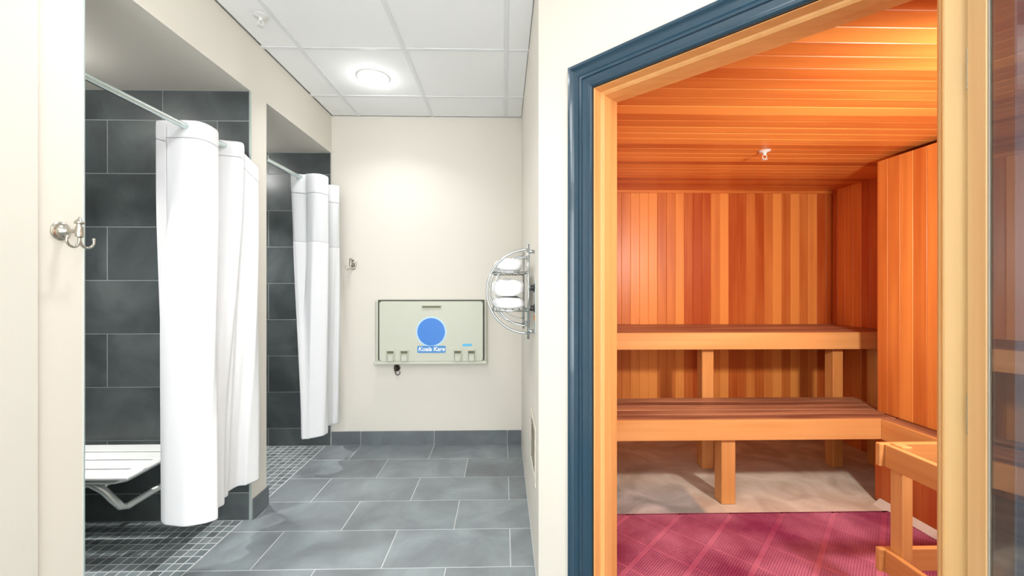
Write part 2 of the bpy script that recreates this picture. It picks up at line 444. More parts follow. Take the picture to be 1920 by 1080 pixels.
# shower wall tiles (12 x 24 in, half bond)
def tile_wall(name, face, fixed, a0, a1, jo, je, nrm, ztop=2.43, z0=0, zoff=.156):
    # face 'Y' : wall at y = fixed spanning x a0..a1 ; face 'X' : wall at x = fixed spanning y a0..a1 ; nrm = +1/-1 direction tiles face
    th = .008
    if face == 'Y': back = MB().box(a0, a1, min(fixed, fixed-nrm*.003), max(fixed, fixed-nrm*.003), z0, ztop)
    else: back = MB().box(min(fixed, fixed-nrm*.003), max(fixed, fixed-nrm*.003), a0, a1, z0, ztop)
    base = structure(obj(name, back, M['grout_wall']))
    zs = [z0]; z = zoff
    while z < ztop-.02: zs.append(z); z += .3006
    zs.append(ztop); g_ = .0048
    for r in range(len(zs)-1):
        j = jo if r % 2 else je
        edges = [a0]; x = j-.6096*6
        while x < a1:
            if x > a0+.02 and x < a1-.02: edges.append(x)
            x += .6096
        edges.append(a1)
        for a, b_ in zip(edges[:-1], edges[1:]):
            p0, p1, q0, q1 = a+g_/2, b_-g_/2, zs[r]+g_/2, zs[r+1]-g_/2
            me_k = ('w', face, nrm, round(p1-p0, 4), round(q1-q0, 4))
            if me_k not in tcache:
                w_, h_ = p1-p0, q1-q0; bb = .0005; t = .0014*nrm
                ring = [[(0, 0), (w_, 0), (w_, h_), (0, h_)], [(0, 0), (w_, 0), (w_, h_), (0, h_)], [(bb, bb), (w_-bb, bb), (w_-bb, h_-bb), (bb, h_-bb)]]
                dep = [-.003*nrm, t*.7, t]
                vs = []
                for rr, dd in zip(ring, dep):
                    for (u_, v_) in rr: vs.append((u_, dd, v_) if face == 'Y' else (dd, u_, v_))
                fs = [(8, 9, 10, 11), (0, 3, 2, 1)]
                for i in range(4):
                    k2 = (i+1) % 4; fs += [(i, k2, 4+k2, 4+i), (4+i, 4+k2, 8+k2, 8+i)]
                flip = (face == 'Y' and nrm > 0) or (face == 'X' and nrm < 0)
                if flip: fs = [f[::-1] for f in fs]
                me = MB().add(vs, fs).mesh('wall_tile'); me.materials.append(M['wtile']); tcache[me_k] = me
            loc = (p0, fixed, q0) if face == 'Y' else (fixed, p0, q0)
            piece('wall_tile', tcache[me_k], base, loc, random.uniform(.3, .7))
    return base
# rows counted from the floor: lowest row is a cut piece
tile_wall('wall_shower_back', 'Y', 2.33, -2.46, -1.434, -2.227, -1.922, -1)
tile_wall('wall_shower_rear', 'Y', 3.403, -2.46, -1.436, -1.64, -1.945, -1, zoff=.145)
tile_wall('wall_shower_side', 'X', -2.465, 1.412, 2.327, 1.72, 2.02, 1)
tile_wall('wall_shower_rear_side', 'X', -2.465, 2.485, 3.40, 2.79, 3.09, 1, zoff=.145)
tile_wall('wall_shower_near', 'Y', 1.415, -2.46, -1.434, -2.227, -1.922, 1)
tile_wall('wall_shower_rear_near', 'Y', 2.485, -2.46, -1.434, -1.64, -1.945, 1, zoff=.145)

# aluminium tile edge strips
for i, y in enumerate((1.4105, 2.3275)):
    structure(obj('trim_%d' % (i+6), MB().bevbox(XL-.010, XL+.0025, y-.0005, y+.006 if i == 0 else y+.0035, 0, 2.43, .001), M['edge']))

# tile baseboards
bb = structure(obj('baseboard_back', MB().box(-1.43, .150, YB-.004, YB, 0, .112), M['grout']))
for a, b_ in ((-1.43, -1.188), (-1.188, -.578), (-.578, .031), (.031, .150)):
    obj('base_tile', MB().bevbox(a+.0025, b_-.0025, YB-.011, YB-.003, .004, .115, .0015), M['btile'], bb, origin=(a, YB, 0), color=random.uniform(.4, .6))
bl = structure(obj('baseboard_left', MB().box(XL, XL+.003, 2.337, 2.478, 0, .112).box(XL, XL+.003, 1.272, 1.408, 0, .112), M['grout']))
obj('base_tile', MB().bevbox(XL+.002, XL+.011, 2.337, 2.488, .004, .115, .0015), M['btile'], bl, origin=(XL, 2.34, 0), color=.3)
obj('base_tile', MB().bevbox(XL+.002, XL+.011, 1.272, 1.408, .004, .115, .0015), M['btile'], bl, origin=(XL, 1.27, 0), color=.5)

# ------------------------------------------------------------------ sauna shell
SZ = 2.16; SY = 3.506; SXR = 2.886; SXL = .32; JX = 2.41; JY = 2.56; SF = .95
fs_ = structure(obj('floor_sauna', MB().prism([W(.05, .16), (SXL-.02, 1.83), (SXL-.02, SY+.06), (SXR+.06, SY+.06), (SXR+.06, SF-.05), (1.2, SF-.05)], -.08, 0), M['concrete']))
def tone():
    r = random.random()
    if r < .28: return random.uniform(0, .22)
    if r < .72: return random.uniform(.35, .65)
    return random.uniform(.85, 1.15)
BP = .0785
bcache = {}
def board_mesh(L_, wd_, axis, nrm, mat, th=.012):
    """board of length L_ along Z or X/Y; width wd_; visible face towards nrm (a signed axis such as '-Y')"""
    k = (round(L_, 3), round(wd_, 4), axis, nrm, mat.name)
    if k in bcache: return bcache[k]
    c = .0025
    prof = [(0, 0), (wd_, 0), (wd_, th-c), (wd_-c, th), (c, th), (0, th-c)]      # (across, outwards)
    n = len(prof)
    sg = 1 if nrm[0] == '+' else -1; na = nrm[1]
    ac = [q for q in 'XYZ' if q not in (axis, na)][0]
    vs = []
    for l in (0, L_):
        for a, o_ in prof:
            p = {axis: l, na: o_*sg, ac: a}; vs.append((p['X'], p['Y'], p['Z']))
    fs = [tuple(range(n)), tuple(range(n, 2*n))[::-1]]+[(i, n+i, n+(i+1) % n, (i+1) % n) for i in range(n)]
    cen = sum((Vector(v) for v in vs), Vector())/len(vs); out = []
    for f in fs:
        pts = [Vector(vs[i]) for i in f]; nn = (pts[1]-pts[0]).cross(pts[2]-pts[1]); m_ = sum(pts, Vector())/len(pts)-cen
        out.append(f if nn.dot(m_) > 0 else f[::-1])
    me = MB().add(vs, out).mesh('board'); me.materials.append(mat); bcache[k] = me
    return me
# back wall
sb = structure(obj('wall_sauna_back', MB().box(SXL-.02, SXR+.06, SY+.012, SY+.06, 0, SZ+.05), M['cedarZ'], color=.1))
x = SXL
while x < SXR-.005:
    wd_ = min(BP, SXR-x)
    piece('wall_board', board_mesh(SZ, wd_-.0006, 'Z', '-Y', M['cedarZ']), sb, (x, SY+.012, 0), tone()); x += BP
# right wall of the recess
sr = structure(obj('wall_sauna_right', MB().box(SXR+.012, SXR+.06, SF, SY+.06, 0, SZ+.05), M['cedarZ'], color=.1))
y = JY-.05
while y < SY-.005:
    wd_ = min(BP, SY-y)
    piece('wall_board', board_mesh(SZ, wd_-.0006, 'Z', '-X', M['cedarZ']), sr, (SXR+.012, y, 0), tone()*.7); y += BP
# nearer right wall, standing forward of the recess
sn = structure(obj('wall_sauna_jog', MB().box(JX+.012, JX+.05, SF, JY-.002, .0, 2.118).box(JX+.05, SXR, JY-.04, JY-.002, 0, 2.118), M['cedarZ'], color=.3))
jt = [.55, .45, .85, .40, .62, .68, .5]
y = JY; i = 0
while y > SF+.02:
    wd_ = min(BP if i != 0 else .064, y-SF)
    piece('wall_board', board_mesh(2.125-.521, wd_-.0006, 'Z', '-X', M['cedarZ']), sn, (JX+.012, y-wd_, .521), jt[i] if i < len(jt) else tone()); y -= wd_; i += 1
piece('corner_board', board_mesh(2.125-.0, .06, 'Z', '+Y', M['cedarZ'], .012), sn, (JX+.002, JY-.002, 0), .5)
# left and front walls
sl = structure(obj('wall_sauna_left', MB().box(SXL-.02, SXL-.011, 1.80, SY+.06, 0, SZ+.02), M['cedarZ'], color=.1))
y = 1.82
while y < SY-.005:
    piece('wall_board', board_mesh(SZ, min(BP, SY-y)-.0006, 'Z', '+X', M['cedarZ']), sl, (SXL-.012, y, 0), tone()); y += BP
sf = structure(obj('wall_sauna_inside', MB().box(1.19, SXR+.06, SF-.05, SF-.012, 0, SZ+.02), M['cedarZ'], color=.1))
x = 1.19
while x < JX:
    piece('wall_board', board_mesh(SZ, min(BP, JX-x)-.0006, 'Z', '+Y', M['cedarZ']), sf, (x, SF-.012, 0), tone()); x += BP
# lining on the inner face of the door wall
sd = structure(obj('wall_sauna_door_side', MB().prism(wpoly(.08, .253, .151, .163), 0, SZ+.02).prism(wpoly(1.232, 1.44, .151, .163), 0, SZ+.02).prism(wpoly(.253, 1.232, .151, .163), 2.112, SZ+.02), M['cedarZ'], color=.5))
# ceiling boards
sc = structure(obj('ceiling_sauna', MB().prism([W(.03, .13), (SXL-.02, 1.80), (SXL-.02, SY+.06), (SXR+.06, SY+.06), (SXR+.06, SF-.05), (1.15, SF-.05)], SZ+.012, SZ+.05), M['cedarX'], color=.1))
y = SF; CP = .083
while y < SY:
    x0 = max(SXL-.01, 2.10-y+.0); wd_ = min(CP, SY-y)
    piece('ceiling_board', board_mesh(SXR-x0, wd_-.0006, 'X', '-Z', M['cedarX']), sc, (x0, y, SZ+.012), min(1, tone()*.8+.15)); y += CP
# batten at the head of the back wall
structure(obj('trim_1', MB().bevbox(SXL, SXR-.001, SY-.014, SY-.0005, SZ-.028, SZ-.0005, .003), M['cedarX'], color=.55))

# closed front under the side bench
ub = structure(obj('wall_sauna_bench_base', MB().box(2.306, JX+.01, SF, 2.45, .002, .44), M['cedarZ'], color=.2))
y = 2.462; i = 0
while y > SF+.02:
    wd_ = min(.14, y-SF)
    piece('base_board', board_mesh(.38, wd_-.0006, 'Z', '-X', M['cedarZ'], .012), ub, (2.306, y-wd_, .015), .12+random.uniform(-.12, .15)); y -= wd_
structure(obj('trim_2', MB().add([(2.245, SF, 0), (2.292, SF, 0), (2.292, SF, .035), (2.285, SF, .035), (2.245, 2.42, 0), (2.292, 2.42, 0), (2.292, 2.42, .035), (2.285, 2.42, .035)],
    [(0, 1, 2, 3), (4, 7, 6, 5), (0, 3, 7, 4), (3, 2, 6, 7), (0, 4, 5, 1), (1, 5, 6, 2)]), M['plaster']))

# ------------------------------------------------------------------ door frame, casing, door
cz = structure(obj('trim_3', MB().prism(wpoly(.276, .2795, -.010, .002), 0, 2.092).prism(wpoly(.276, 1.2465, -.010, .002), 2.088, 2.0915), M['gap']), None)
prof = [(0, 0), (0, .020), (.004, .024), (.013, .024), (.018, .018), (.026, .013), (.044, .011), (.052, .015), (.058, .021), (.066, .021), (.069, .015), (.072, .014), (.092, .012), (.096, .016), (.102, .015), (.107, .009), (.107, 0)]
SO0, SO1, ZO = .168, 1.354, 2.200
def casing(side):
    vs = []
    for (a, b_) in prof:
        if side == 'L': q = [(SO0+a, 0), (SO0+a, ZO-a)]
        elif side == 'R': q = [(SO1-a, 0), (SO1-a, ZO-a)]
        else: q = [(SO0+a, ZO-a), (SO1-a, ZO-a)]
        for s_, z_ in q:
            p = W(s_, -b_); vs.append((p[0], p[1], z_))
    n = len(prof)
    fs = [(2*i, 2*i+1, 2*((i+1) % n)+1, 2*((i+1) % n)) for i in range(n)]+[tuple(2*i for i in range(n)), tuple(2*i+1 for i in range(n))[::-1]]
    if side in 'L': pass
    return MB().add(vs, fs)
ct = structure(thing('trim_4', 'blue painted moulded casing around the sauna doorway', 'x', (P0[0], P0[1], 0))); del ct['category']
for sd_ in 'LRT':
    o = obj('casing_board', casing(sd_), M['blue_trim'], ct)
    import bmesh
    bm = bmesh.new(); bm.from_mesh(o.data); bmesh.ops.recalc_face_normals(bm, faces=bm.faces); bm.to_mesh(o.data); bm.free()
    smooth_auto(o, 25)
# wood jamb
jm = structure(thing('trim_5', 'pale wood door jamb of the sauna', 'x', (W(.283, 0)[0], W(.283, 0)[1], 0))); del jm['category']
def wprism(poly_sn, z0, z1):
    mb = MB(); mb.prism([W(*p) for p in poly_sn], z0, z1); return mb
JL = [(.253, -.004), (.280, -.004), (.283, -.001), (.283, .040), (.289, .043), (.295, .050), (.295, .100), (.289, .104), (.283, .106), (.283, .166), (.253, .166)]
obj('side_jamb', wprism(JL, 0, 2.112), M['firZ'], jm, color=.35)
JR = [(1.483-s_+.002, n_) for s_, n_ in JL]
JR = [(1.246, -.004), (1.203, -.004), (1.200, -.001), (1.200, .040), (1.196, .046), (1.196, .104), (1.200, .108), (1.200, .166), (1.246, .166)]
obj('side_jamb', wprism(JR, 0, 2.112), M['paleZ'], jm, color=.30)
# head jamb: profile in (n, z) swept along s
HJ = [(-.004, 2.112), (-.004, 2.089), (-.001, 2.086), (.040, 2.086), (.043, 2.080), (.050, 2.074), (.100, 2.074), (.104, 2.080), (.106, 2.086), (.166, 2.086), (.166, 2.112)]
vs = [(*W(s_, n_), z_) for s_ in (.281, 1.202) for n_, z_ in HJ]; n = len(HJ)
hj = obj('head_jamb', MB().add(vs, [tuple(range(n)), tuple(range(n, 2*n))[::-1]]+[(i, n+i, n+(i+1) % n, (i+1) % n) for i in range(n)]), M['firX'], jm, color=.5)
import bmesh
bm = bmesh.new(); bm.from_mesh(hj.data); bmesh.ops.recalc_face_normals(bm, faces=bm.faces); bm.to_mesh(hj.data); bm.free()
obj('threshold', wprism([(.283, -.01), (1.20, -.01), (1.20, .17), (.283, .17)], 0, .012), M['firX'], jm, color=.2)

# door leaf, hinged on the right, swung out 105 degrees
HNG = W(1.235, -.030)
door = structure(thing('door_1', 'wood framed glass sauna door standing open', 'x', (HNG[0], HNG[1], 0))); del door['category']
def leaf(a0, a1, b0, b1, z0, z1, bev=.003):
    mb = MB().bevbox(a0, a1, b0, b1, z0, z1, bev)
    ex = Vector((-.5, -.866, 0)); ey = Vector((.866, -.5, 0))
    return mb.xf(Matrix(((ex.x, ey.x, 0, HNG[0]), (ex.y, ey.y, 0, HNG[1]), (0, 0, 1, 0), (0, 0, 0, 1))))
LW = .94
obj('stile', leaf(0, .078, 0, .042, .02, 2.08), M['paleZ'], door, color=.75)
obj('stile', leaf(LW-.09, LW, 0, .042, .02, 2.08), M['paleZ'], door, color=.7)
obj('top_rail', leaf(.088, LW-.09, .001, .041, 1.97, 2.08), M['paleX'], door, color=.7)
obj('bottom_rail', leaf(.088, LW-.09, .001, .041, .02, .17), M['paleX'], door, color=.7)
obj('glass_pane', leaf(.076, LW-.086, .0035, .0095, .165, 1.975, .0005), M['glass'], door)
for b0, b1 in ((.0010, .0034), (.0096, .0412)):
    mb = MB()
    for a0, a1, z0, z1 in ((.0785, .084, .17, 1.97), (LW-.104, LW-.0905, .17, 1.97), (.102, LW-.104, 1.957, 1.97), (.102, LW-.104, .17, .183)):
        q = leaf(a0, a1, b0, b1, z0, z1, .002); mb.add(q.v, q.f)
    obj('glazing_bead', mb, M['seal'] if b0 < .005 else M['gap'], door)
for z_ in (.3, 1.05, 1.8):
    obj('hinge', leaf(-.004, .001, .0, .03, z_-.045, z_+.045, .001), M['nickel'], door)
for b0, b1 in ((-.045, -.02), (.062, .087)):
    q = leaf(LW-.065, LW-.035, b0, b1, .9, 1.25, .006)
    s1 = -1 if b0 < 0 else 1
    for z_ in (.95, 1.2):
        r = leaf(LW-.06, LW-.04, min(0, b0+.01) if s1 < 0 else .041, .001 if s1 < 0 else b1-.01, z_-.012, z_+.012, .003); q.add(r.v, r.f)
    obj('pull_handle', q, M['firZ'], door, color=.6)

# ------------------------------------------------------------------ benches
LBZ, UBZ = .52, .994
lb = thing('sauna_bench', 'low slatted cedar bench running along the back and turning the right corner', 'bench', (1.3, 2.41, 0))
ye = [2.43, 2.520, 2.616, 2.712, 2.808]
for i, y0 in enumerate(ye):
    y1 = y0+.086; t = (y0+.04-2.43)/(2.92-2.43); xe = 2.40+.16*t if y1 > JY else 2.40
    obj('slat', MB().bevbox(SXL+.004, xe, y0, y1, LBZ-.022, LBZ, .003), M['slatX'], lb, origin=(SXL, y0, LBZ), color=.35+.12*(i % 3))
obj('fascia', MB().bevbox(SXL+.003, 2.293, 2.405, 2.429, LBZ-.121, LBZ, .003), M['firX'], lb, origin=(SXL, 2.41, LBZ), color=.45)
obj('fascia', MB().bevbox(2.281, 2.304, SF+.002, 2.404, LBZ-.121, LBZ, .003), M['firY'], lb, origin=(2.29, 2.41, LBZ), color=.35)
obj('slat', MB().bevbox(2.305, JX-.002, SF+.002, 2.424, LBZ-.022, LBZ-.001, .003), M['slatY'], lb, origin=(2.3, 2.41, LBZ), color=.35)
obj('leg', MB().bevbox(1.322, 1.408, 2.432, 2.518, 0.001, LBZ-.023, .004), M['firZ'], lb, origin=(1.32, 2.43, 0), color=.25)
for xx in (.5, 1.37, 2.25):
    obj('bearer', MB().bevbox(xx-.018, xx+.018, 2.52, 2.895, LBZ-.11, LBZ-.023, .003), M['firY'], lb, origin=(xx, 2.5, .4), color=.1)
obj('leg', MB().bevbox(.46, .545, 2.432, 2.518, 0.001, LBZ-.023, .004), M['firZ'], lb, origin=(.46, 2.43, 0), color=.25)
u = thing('sauna_bench', 'high cedar bench fixed along the back wall of the sauna', 'bench', (1.3, 2.84, 0))
for i in range(6):
    y0 = 2.868+i*.106; y1 = y0+.100
    obj('slat', MB().bevbox(SXL+.004, SXR-.004, y0, min(y1, SY-.004), UBZ-.022, UBZ-.0005*i, .003), M['slatX'], u, origin=(SXL, y0, UBZ), color=.45+.1*(i % 2))
obj('fascia', MB().bevbox(SXL+.003, SXR-.003, 2.840, 2.864, UBZ-.119, UBZ, .003), M['firX'], u, origin=(SXL, 2.84, UBZ), color=.5)
for xx, w_ in ((.5, .085), (1.437, .085), (2.40, .075), (2.72, .045)):
    obj('leg', MB().bevbox(xx, xx+w_, 2.905, 2.985, .001 if xx < 2.7 else .001, UBZ-.023, .004), M['firZ'], u, origin=(xx, 2.9, 0), color=.15)
for xx in (.56, 1.48, 2.55):
    obj('bearer', MB().bevbox(xx-.018, xx+.018, 2.986, SY-.002, UBZ-.11, UBZ-.023, .003), M['firY'], u, origin=(xx, 2.9, .9), color=.1)

# ------------------------------------------------------------------ heater guard
hg = thing('heater_guard', 'open wooden guard rail frame standing right inside the sauna door', 'guard rail', (1.6, 1.3, 0))
for zt in (.686, .257):
    obj('rail', MB().bevbox(1.548, 1.569, SF+.03, 1.617, zt-.093, zt, .003), M['firY'], hg, origin=(1.55, 1.6, zt), color=.35)
    obj('rail', MB().bevbox(1.530, 2.278, 1.618, 1.640, zt-.093, zt, .003), M['firX'], hg, origin=(1.53, 1.62, zt), color=.30)
for yy in (SF+.04, 1.563):
    obj('post', MB().bevbox(1.570, 1.612, yy, yy+.054, .006, .692, .003), M['firZ'], hg, origin=(1.57, yy, 0), color=.42)
obj('post', MB().bevbox(2.235, 2.277, 1.563, 1.617, .006, .692, .003), M['firZ'], hg, origin=(2.24, 1.56, 0), color=.4)

# ------------------------------------------------------------------ perforated mat
mt = thing('floor_mat', 'maroon perforated vinyl mat covering the sauna floor', 'mat', (1.6, 1.9, 0))
PM = .212; NC = 20; cs = PM/NC; TH = .010
ca = math.sqrt(.5)
NODE = (1.181, 2.179)    # one crossing of the ribs
def inside(x, y): return y < 2.322 and x < 2.238 and x > .36 and x+y > 2.16 and y > SF+.02
def cell(mb, i, j, hole):
    x0, y0 = i*cs, j*cs; x1, y1 = x0+cs, y0+cs
    if not hole:
        mb.add([(x0, y0, TH), (x1, y0, TH), (x1, y1, TH), (x0, y1, TH)], [(0, 1, 2, 3)]); return
    m_ = .0019
    a = [(x0, y0, TH), (x1, y0, TH), (x1, y1, TH), (x0, y1, TH)]
    b_ = [(x0+m_, y0+m_, TH), (x1-m_, y0+m_, TH), (x1-m_, y1-m_, TH), (x0+m_, y1-m_, TH)]
    c = [(p[0], p[1], .001) for p in b_]
    fs = []
    for k in range(4):
        q = (k+1) % 4; fs += [(k, q, 4+q, 4+k), (4+k, 4+q, 8+q, 8+k)]
    mb.add(a+b_+c, fs)
def is_hole(i, j): return not (j in (0, NC-1) or i == 0)
full = None
def topt(i, j, I, J):      # local cell -> world ; u axis = (1,1), v axis = (-1,1)
    uu, vv = I*PM+(i+.5)*cs, J*PM+(j+.5)*cs
    return NODE[0]+(uu-vv)*ca, NODE[1]+(uu+vv)*ca
for I in range(-8, 6):
    for J in range(-8, 8):
        cells = [(i, j) for i in range(NC) for j in range(NC) if inside(*topt(i, j, I, J))]
        if not cells: continue
        o0 = (NODE[0]+(I-J)*PM*ca, NODE[1]+(I+J)*PM*ca, .001)
        if len(cells) == NC*NC:
            if full is None:
                mb = MB()
                for i, j in cells: cell(mb, i, j, is_hole(i, j))
                full = mb.mesh('mat_tile'); full.materials.append(M['mat'])
            me = full
        else:
            if len(cells) < 6: continue
            mb = MB()
            for i, j in cells: cell(mb, i, j, is_hole(i, j))
            me = mb.mesh('mat_tile'); me.materials.append(M['mat'])
        piece('mat_tile', me, mt, o0, rotz=PI/4)
obj('mat_edge', MB().bevbox(.40, 2.25, 2.312, 2.330, .001, .011, .002).bevbox(2.232, 2.244, SF+.02, 2.312, .001, .011, .002), M['mat'], mt)
obj('mat_hole_shade', MB().prism([(.40, 2.315), (2.235, 2.315), (2.235, SF+.03), (1.25, SF+.03), (.40, 1.80)], .0005, .0015), simple('mat_shadow_layer', (.05, .005, .015), .8), mt)  # dark sheet that paints the shade inside the mat's holes

# ------------------------------------------------------------------ sprinklers
def sprinkler(name, x, y, z, label, mat, r=.035):
    t = thing(name, label, 'sprinkler', (x, y, z))
    obj('escutcheon', MB().lathe([(.004, 0), (r, -.001), (r, -.004), (r*.7, -.008), (.014, -.012), (.012, -.014)], (x, y, z), n=28), mat, t, smooth=False)
    obj('body', MB().lathe([(.009, -.010), (.009, -.026), (.006, -.028)], (x, y, z), n=16), mat, t)
    fr = MB()
    for sg in (-1, 1): fr.tube([(x+sg*.007, y, z-.026), (x+sg*.014, y, z-.034), (x+sg*.012, y, z-.044), (x, y, z-.052)], .002, 8)
    obj('yoke', fr, mat, t)
    dp = MB().lathe([(.004, -.050), (.017, -.053), (.017, -.055), (.004, -.056)], (x, y, z), n=24)
    obj('deflector', dp, mat, t)
    return t
sprinkler('fire_sprinkler', -1.269, 2.15, CEIL, 'white fire sprinkler hanging from the white tiled corridor ceiling', M['white_plastic'], .038)
sprinkler('fire_sprinkler', 1.61, 2.47, SZ, 'small white fire sprinkler under the cedar sauna ceiling', M['white_plastic'], .034)

# ------------------------------------------------------------------ lamps
for i, (x, y) in enumerate(DOWNS):
    t = thing('recessed_downlight', ['lit round recessed downlight in the corridor ceiling', 'added unseen round downlight lit above the near shower'][i], 'ceiling light', (x, y, CEIL), 'recessed downlights in the corridor')
    ring = MB(); prof2 = [(.110, 0), (.110, -.004), (.104, -.007), (.094, -.006), (.090, .0), (.090, .004)]
    ring.lathe(prof2, (x, y, CEIL-.0), n=40); ring.f = ring.f[:-2]; ring.m = ring.m[:-2]
    obj('trim_ring', ring, M['white_plastic'], t, smooth=True)
    obj('lens', MB().lathe([(.001, .002), (.0905, .002), (.088, -.008), (.07, -.018), (.04, -.025), (.001, -.027)], (x, y, CEIL-.002), n=40), emis('lamp_lens', (1, .99, .96), 6), t)
for x, y in FILL_PANELS:  # unseen panels added to carry the lobby fill
    t = thing('added_fill_panel', 'added flat white fill light panel in the lobby ceiling', 'ceiling light', (x, y, CEIL-.004), 'added fill light panels of the lobby')
    obj('light_frame', MB().box(x-.30, x+.30, y-.60, y+.60, CEIL-.012, CEIL-.002), M['white_plastic'], t)
    obj('fill_diffuser', MB().box(x-.285, x+.285, y-.585, y+.585, CEIL-.015, CEIL-.011), emis('fill_panel_glow', (1, .99, .96), 3), t)
for i, y in enumerate((1.75, 2.95)):  # unseen fixtures added to go with the stall fill
    t = thing('added_shower_light', ['added small round fill light in the near shower ceiling', 'added small round fill light in the rear shower ceiling'][i], 'ceiling light', (-2.2, y, 2.43))
    obj('lamp_base', MB().lathe([(.07, 0), (.07, -.012), (.055, -.022), (.001, -.022)], (-2.2, y, 2.43), n=32), M['white_plastic'], t)
    cg = MB()
    for q in range(4):
        an = PI*q/4
        cg.tube([(-2.2+.062*math.cos(an)*c_, y+.062*math.sin(an)*c_, 2.43-h_) for c_, h_ in ((1, .02), (1, .12), (.7, .165), (0, .185), (-.7, .165), (-1, .12), (-1, .02))], .002, 6)
    obj('wire_cage', cg, M['white_plastic'], t)
t = thing('sauna_wall_lamp', 'vapour proof lamp on the front wall inside the sauna', 'wall lamp', (1.70, SF, 1.68))
obj('back_plate', MB().lathe([(.06, 0), (.06, .02), (.045, .03), (.001, .03)], (1.70, SF+.001, 1.68), 'Y', 24), M['white_plastic'], t)

# ------------------------------------------------------------------ curtains and rods
def catmull(P, n):
    out = []; m_ = len(P)
    for i in range(m_-1):
        p0 = P[max(i-1, 0)]; p1 = P[i]; p2 = P[i+1]; p3 = P[min(i+2, m_-1)]
        for k in range(n):
            t = k/n; out.append(tuple(.5*(2*b+(-a+c)*t+(2*a-5*b+4*c-d)*t*t+(-a+3*b-3*c+d)*t**3) for a, b, c, d in zip(p0, p1, p2, p3)))
    out.append(P[-1]); return out
def resample(P, n):
    L_ = [0]
    for a, b in zip(P[:-1], P[1:]): L_.append(L_[-1]+math.dist(a, b))
    out = []; j = 0
    for k in range(n+1):
        d = L_[-1]*k/n
        while j < len(P)-2 and L_[j+1] < d: j += 1
        t = (d-L_[j])/max(1e-9, L_[j+1]-L_[j]); out.append(tuple(a+(b-a)*t for a, b in zip(P[j], P[j+1])))
    return out
def curtain(name, label, top, bot, rodx, rodz, loc, bands, seed):
    rnd = random.Random(seed)
    t = thing(name, label, 'shower curtain', loc)
    # top and bottom control points correspond one to one
    T = catmull(top, 14); B = catmull(bot, 14); NR = 60
    n = len(T)
    def P(i, s):          # s: 0 top .. 1 bottom
        e_ = s*s*(3-2*s); a, b = T[i], B[i]
        x = a[0]+(b[0]-a[0])*(e_*.6+s*.4); y = a[1]+(b[1]-a[1])*(e_*.6+s*.4); z = a[2]+(b[2]-a[2])*s
        x += .004*math.sin(i*.31+s*7)*min(1, s*4); y += .003*math.sin(i*.23+s*5+1)*min(1, s*4)
        return (x, y, z)
    ss = [k/NR for k in range(NR+1)]
    def strip(s0, s1, nr, off=0):
        mb = MB(); vs = []; 
        for k in range(nr+1):
            s = s0+(s1-s0)*k/nr
            for i in range(n):
                p = P(i, s)
                vs.append(p)
        fs = [(k*n+i, k*n+i+1, (k+1)*n+i+1, (k+1)*n+i) for k in range(nr) for i in range(n-1)]
        mb.add(vs, fs); return mb
    for nm, s0, s1, mat, thk in bands:
        o = obj(nm, strip(s0, s1, max(2, int(NR*(s1-s0))), 0), mat, t, smooth=True)
        md = o.modifiers.new('cloth_thickness', 'SOLIDIFY'); md.thickness = thk; md.offset = 0
        sb2 = o.modifiers.new('smooth_cloth', 'SUBSURF'); sb2.levels = 0; sb2.render_levels = 1
    # split rings where the rod goes through the header
    for i in range(n-1):
        a, b = P(i, .02), P(i+1, .02)
        if (a[0]-rodx)*(b[0]-rodx) < 0:
            f_ = (rodx-a[0])/(b[0]-a[0]); c = Vector((rodx, a[1]+(b[1]-a[1])*f_, rodz-.004)); nn = Vector((-(b[1]-a[1]), b[0]-a[0], 0)).normalized()
            tan = Vector((b[0]-a[0], b[1]-a[1], 0)).normalized(); up = Vector((0, 0, 1))
            pts = [c+(tan*math.cos(q)*.0235+up*math.sin(q)*.0235) for q in [2*PI*k/20 for k in range(20)]]
            obj('ring', MB().tube(pts, .004, 8, closed=True), M['curtain'], t, smooth=True)
    return t
R1X, R1Z = -1.50, 2.080
top1 = [(-1.575, 1.925, 2.085), (-1.625, 1.935, 2.100), (-1.60, 1.945, 2.110), (-1.50, 1.952, 2.114), (-1.445, 1.965, 2.112), (-1.425, 2.01, 2.108), (-1.437, 2.075, 2.104), (-1.50, 2.10, 2.104), (-1.575, 2.12, 2.104),
        (-1.585, 2.15, 2.104), (-1.50, 2.215, 2.112), (-1.425, 2.228, 2.108), (-1.415, 2.245, 2.095), (-1.43, 2.255, 2.07), (-1.41, 2.27, 2.04), (-1.385, 2.285, 2.01), (-1.372, 2.30, 1.985), (-1.40, 2.315, 1.975), (-1.45, 2.318, 1.97)]
bot1 = [(-1.56, 1.90, .262), (-1.55, 1.875, .260), (-1.515, 1.850, .256), (-1.45, 1.838, .255), (-1.385, 1.842, .255), (-1.335, 1.862, .256), (-1.315, 1.890, .258), (-1.36, 1.93, .259), (-1.40, 1.95, .26),
        (-1.375, 1.97, .26), (-1.362, 2.00, .26), (-1.40, 2.05, .26), (-1.405, 2.095, .26), (-1.43, 2.125, .26), (-1.408, 2.180, .262), (-1.372, 2.198, .263), (-1.345, 2.245, .266), (-1.37, 2.29, .268), (-1.42, 2.30, .268)]
curtain('shower_curtain', 'long white fabric curtain hanging at the near shower', top1, bot1, R1X, R1Z, (-1.5, 2.1, 2.08),
        [('header_band', 0, .048, M['curtain'], .004), ('curtain_panel', .046, 1, M['curtain'], .002)], 3)
R2X, R2Z = -1.455, 2.103
